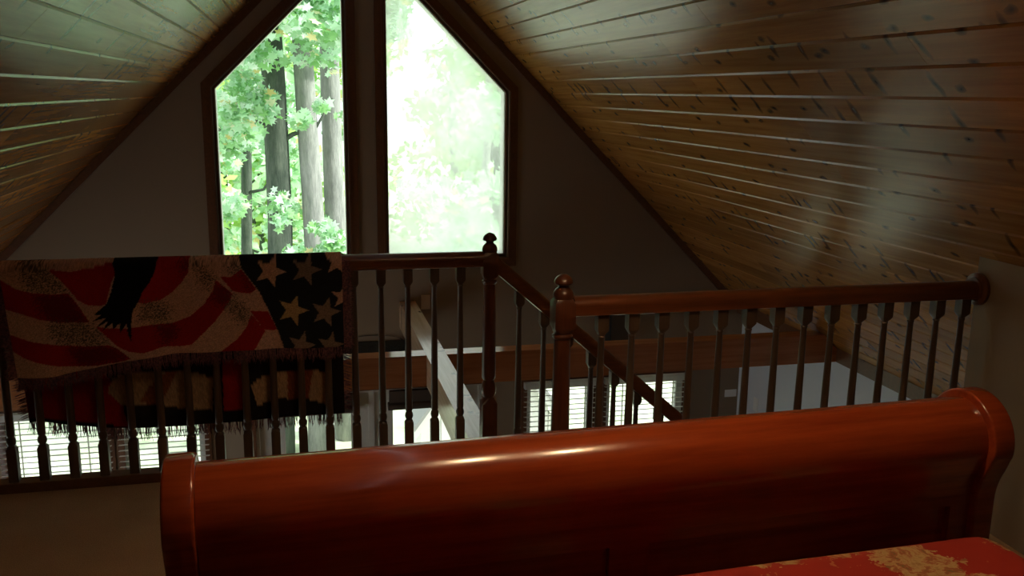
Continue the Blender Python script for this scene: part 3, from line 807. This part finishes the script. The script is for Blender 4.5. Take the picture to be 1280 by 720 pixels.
for dx in (-.185, .185):
    fpart('lamp_arm', MB().box(min(0, dx), max(0, dx), -.008, .008, 2.165, 2.18).mesh('lamp_arm'), 'signmetal')
    sh_ = []
    for z_, r_ in ((1.998, .088), (2.05, .078), (2.12, .055), (2.16, .03), (2.165, .028), (2.122, .050), (2.052, .073), (2.000, .083)): sh_.append(ring(z_, r_, 0, 24))
    fpart('shade', MB().loft(sh_, False).mesh('shade', True), 'lampshade', (dx, 0, 0))
    fpart('bulb', turned('bulb', [(2.030, .004, 0), (2.036, .022, 0), (2.055, .033, 0), (2.085, .030, 0), (2.120, .018, 0), (2.15, .013, 0)], 16), em, (dx, 0, 0))

# ------------------------------------------------------------------ small things on the walls
t = tag(empty('welcome_sign', (.545, W, -.30)), 'dark metal sign reading WELCOME above the french doors', 'sign')
rel(box('plaque', 'signmetal', .27, .82, W - .012, W - .001, -.44, -.31), t)
arc = [[(.545 + .24 * math.cos(a) * s, W - .012 + dy, -.31 + .05 * math.sin(a) * s) for s, dy in ((1, 0), (1.0, .008), (.96, .008), (.96, 0))] for a in np.linspace(0, math.pi, 17)]
rel(MB().loft(arc).build('arch', 'signmetal'), t)
fc = bpy.data.curves.new('letters', 'FONT'); fc.body = 'WELCOME'; fc.size = .108; fc.align_x = 'CENTER'; fc.extrude = .003; fc.space_character = 1.12
tmp = bpy.data.objects.new('letters_tmp', fc); COL.objects.link(tmp)
bpy.context.view_layer.update()
dg = bpy.context.evaluated_depsgraph_get(); lm = bpy.data.meshes.new_from_object(tmp.evaluated_get(dg)); bpy.data.objects.remove(tmp)
o = newobj('letters', lm, 'black'); o.rotation_euler = (math.pi / 2, 0, 0); o.location = (.545, W - .015, -.42); rel(o, t)
def plate(name, label, x, z, w, h, mat, cat, toggles=1):
    t = tag(empty(name, (x, W, z)), label, cat)
    rel(box('plate', mat, x - w / 2, x + w / 2, W - .007, W - .0005, z - h / 2, z + h / 2, bevel=.002), t)
    for k in range(toggles):
        zz = z + (k - (toggles - 1) / 2) * h * .4
        rel(box('socket', mat, x - w * .22, x + w * .22, W - .010, W - .007, zz - h * .13, zz + h * .13), t)
plate('wall_outlet', 'ivory wall outlet above the long ceiling beam', .967, -.012, .072, .115, 'plate', 'outlet', 2)
plate('thermostat', 'white wall thermostat low in the dark corner of the gable wall', 3.63, -.93, .11, .065, 'lightplate', 'thermostat', 1)
t = tag(empty('wall_speaker', (2.55, W, -.15)), 'small black box speaker on the gable wall above the blinds', 'speaker')
rel(box('cabinet', 'black', 2.46, 2.645, W - .12, W - .0005, -.40, -.10, bevel=.006), t)
rel(box('grille', 'shade', 2.47, 2.635, W - .126, W - .12, -.39, -.11), t)
t = tag(empty('light_switch', (EXR, 6.62, -.93)), 'white switch plate on the grey side wall near the corner', 'switch')
rel(box('plate', 'lightplate', EXR - .007, EXR - .0005, 6.585, 6.655, -.985, -.87, bevel=.002), t)
rel(box('toggle', 'lightplate', EXR - .014, EXR - .007, 6.613, 6.627, -.94, -.915), t)

# ------------------------------------------------------------------ outdoors
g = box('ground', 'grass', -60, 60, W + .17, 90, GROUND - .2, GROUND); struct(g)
# small white shed seen through the french door
t = tag(empty('garden_shed', (2.2, 10.5, GROUND)), 'small white board shed with a steep roof on the lawn', 'shed')
sx0, sxr, se, sr = 1.33, 2.15, -2.24, -1.12
for k in range(14):
    x = sx0 + k * .118; zt = se + (sr - se) * (1 - abs(x + .059 - sxr) / (sxr - sx0 + .02))
    rel(box('plank', 'white', x, x + .108, 10.0, 10.03, GROUND, max(se, zt)), t)
rel(box('body', 'white', sx0 + .01, 2 * sxr - sx0 - .01, 10.03, 11.2, GROUND, se), t)
for sg in (-1, 1):
    a = sxr + sg * (sxr - sx0 + .09); zz = se - .10
    v = [(a, zz), (sxr, sr + .04), (sxr, sr + .14), (a, zz + .12)]
    if sg > 0: v = v[::-1]
    rel(prism_y('rake_board', 'white', v, 9.9, 9.96), t)
    v2 = [(a, zz + .122), (sxr, sr + .142), (sxr, sr + .20), (a, zz + .18)]
    if sg > 0: v2 = v2[::-1]
    rel(prism_y('roof', 'shingle', v2, 9.88, 11.3), t)

MAPLE = [(0, -.5), (.12, -.2), (.45, -.3), (.32, -.02), (.52, .2), (.22, .2), (.0, .55), (-.22, .2), (-.52, .2), (-.32, -.02), (-.45, -.3), (-.12, -.2)]
KITE = [(0, -.5), (.3, -.05), (0, .55), (-.3, -.05)]
def foliage_mesh(name, blobs, size, shape):
    sh = np.array(shape); n = len(sh); allv = []
    for (cx_, cy_, cz_, rx, ry, rz, cnt) in blobs:
        p = nrg.standard_normal((cnt, 3)); p /= np.linalg.norm(p, axis=1)[:, None]; p *= nrg.random((cnt, 1)) ** .45
        p = p * [rx, ry, rz] + [cx_, cy_, cz_]
        # leaves hang facing up and outward with a random tilt
        nz = nrg.standard_normal((cnt, 3)) * .55 + [0, -.55, .6]; nz /= np.linalg.norm(nz, axis=1)[:, None]
        tt = nrg.standard_normal((cnt, 3)) + [0, 0, -.8]; tt -= (tt * nz).sum(1)[:, None] * nz; tt /= np.linalg.norm(tt, axis=1)[:, None]
        bb = np.cross(nz, tt); s = size * (.6 + .8 * nrg.random((cnt, 1, 1)))
        allv.append(p[:, None, :] + s * (sh[None, :, 0, None] * bb[:, None, :] + sh[None, :, 1, None] * tt[:, None, :]))
    allv = np.concatenate(allv); k = len(allv)
    me = bpy.data.meshes.new(name); me.vertices.add(k * n); me.vertices.foreach_set('co', allv.ravel())
    me.loops.add(k * n); me.loops.foreach_set('vertex_index', np.arange(k * n)); me.polygons.add(k)
    me.polygons.foreach_set('loop_start', np.arange(k) * n); me.update(calc_edges=True); me.validate(); return me
def tube(mb, pts, n=10):
    rings = []
    for i, (p, r) in enumerate(pts):
        p = Vector(p); a = Vector(pts[max(i - 1, 0)][0]); b = Vector(pts[min(i + 1, len(pts) - 1)][0]); d = (b - a).normalized()
        u = d.cross(Vector((0, 1, .01))).normalized() if abs(d.y) < .9 else d.cross(Vector((1, 0, 0))).normalized(); w_ = d.cross(u)
        rings.append([p + (u * math.cos(2 * math.pi * k / n) + w_ * math.sin(2 * math.pi * k / n)) * r for k in range(n)])
    mb.loft(rings)
def tree(label, x, y, rad, h, lean, bk, leaf, blobs, size, shape, branches=(), group='trees outside the gable windows'):
    t = tag(empty('tree', (x, y, GROUND)), label, 'tree', group)
    mb = MB(); pts = []
    for k in range(9):
        u = k / 8; pts.append(((x + lean * (u - .35) * h * .1 + .06 * math.sin(u * 9 + x * 3), y + .05 * math.sin(u * 7 + x), GROUND - .05 + h * u), rad * (1.22 - .62 * u if k else 1.5)))
    tube(mb, pts); rel(mb.build('trunk', bk, None, True), t)
    for br in branches:
        mb = MB(); tube(mb, [((p[0], p[1], p[2]), p[3]) for p in br], 7); rel(mb.build('branch', bk, None, True), t)
    if blobs:
        o = newobj('crown', foliage_mesh('crown', blobs, size, shape), leaf); o['kind'] = 'stuff'; rel(o, t)
    return t
def scat(x, y, z, dx, dy, dz, n, r, cnt):
    return [(x + rng.uniform(-dx, dx), y + rng.uniform(-dy, dy), z + rng.uniform(-dz, dz), r * rng.uniform(.6, 1.3), r * rng.uniform(.6, 1.2), r * rng.uniform(.35, .7), cnt) for _ in range(n)]
tree('thick dark mossy maple trunk outside the clear gable window', -.24, 12.0, .145, 13, .12, 'bark', 'leaf',
     scat(-.3, 11.2, 2.95, 1.3, .8, 1.05, 40, .42, 120) + scat(-.4, 12.8, .6, 1.0, .5, 1.3, 14, .3, 70) + scat(-1.0, 11.0, 1.5, .5, .6, .5, 6, .3, 130) + scat(-.1, 11.3, 1.35, .35, .3, .2, 4, .2, 50) + [(-.20, 11.7, .15, .16, .08, .28, 70), (-.12, 11.7, -.7, .2, .08, .4, 110)], .115, MAPLE,
     [[(-.24, 12, .9, .045), (.0, 12, 1.05, .03), (.3, 12, 1.15, .02), (.5, 12, 1.5, .012)], [(-.3, 12, 1.2, .04), (-.7, 11.8, 1.2, .03), (-1.1, 11.7, 1.0, .022), (-1.6, 11.6, 1.05, .014)]])
tree('pale straight trunk between thick mossy maple and window post', .20, 12.0, .125, 14, 0, 'palebark', 'leaf',
     scat(.6, 10.5, 2.9, .8, .5, .8, 26, .38, 110) + scat(.5, 13.0, .3, .7, .4, 1.4, 9, .28, 70) + scat(.55, 11, 1.45, .3, .3, .2, 3, .18, 40) + scat(.38, 10.6, -.15, .22, .1, .22, 5, .17, 60), .115, MAPLE)
tree('pale trunk partly hidden by the window post', .55, 12.4, .125, 14, 0, 'palebark', 'leaf', scat(.9, 11.5, 3.4, .8, .5, .7, 10, .42, 170), .115, MAPLE)
tree('thin dark trunk at the edge of the clear gable window', -.72, 14.0, .075, 11, .05, 'bark', 'leaf',
     scat(-1.1, 13.2, .3, .5, .5, .8, 12, .33, 130) + scat(-.8, 13.0, -1.3, .7, .5, .5, 10, .3, 120), .11, MAPLE,
     [[(-.72, 14, .1, .03), (-.45, 14, .15, .02), (-.2, 14, .5, .012)], [(-.72, 14, .5, .025), (-.95, 14, .8, .015), (-1.2, 14, 1.0, .01)]])
tree('slim pale trunk seen through the glare-washed gable window', 2.95, 14.0, .06, 13, 0, 'palebark', 'leaf3', scat(2.6, 13.0, .9, .9, .6, .8, 8, .5, 90), .16, MAPLE)
tree('slim dark trunk seen through the glare-washed gable window', 3.10, 14.0, .055, 12, 0, 'bark', 'leaf3', scat(3.0, 13.2, -.9, .8, .6, .7, 8, .5, 90), .16, MAPLE)
# woodland further off
rr = random.Random(21)
for k in range(11):
    y = rr.uniform(19, 30); x = -5 + 14 * (k + .5) / 11 + rr.uniform(-.5, .5)
    if .08 < x / y < .2: x += 2.4
    lf = 'leaf2' if k % 3 else 'leaf3'
    bl = [(x + rr.uniform(-1.6, 1.6), y + rr.uniform(-1.5, 1.5), rr.uniform(-2.6, 6.0), rr.uniform(.7, 1.3), rr.uniform(.7, 1.2), rr.uniform(.4, .8), 150) for _ in range(26)]
    bl = [q for q in bl if not (.09 < q[0] / q[1] < .18 and q[2] > 1.2)]
    tree('yellow-green leafy woodland tree beyond the lawn' if k % 3 else 'pale mint-leaved woodland tree beyond the lawn', x, y, rr.uniform(.08, .16), rr.uniform(9, 13), rr.uniform(-.2, .2), 'bark', lf, bl, .26, KITE, group='woodland trees beyond the lawn')
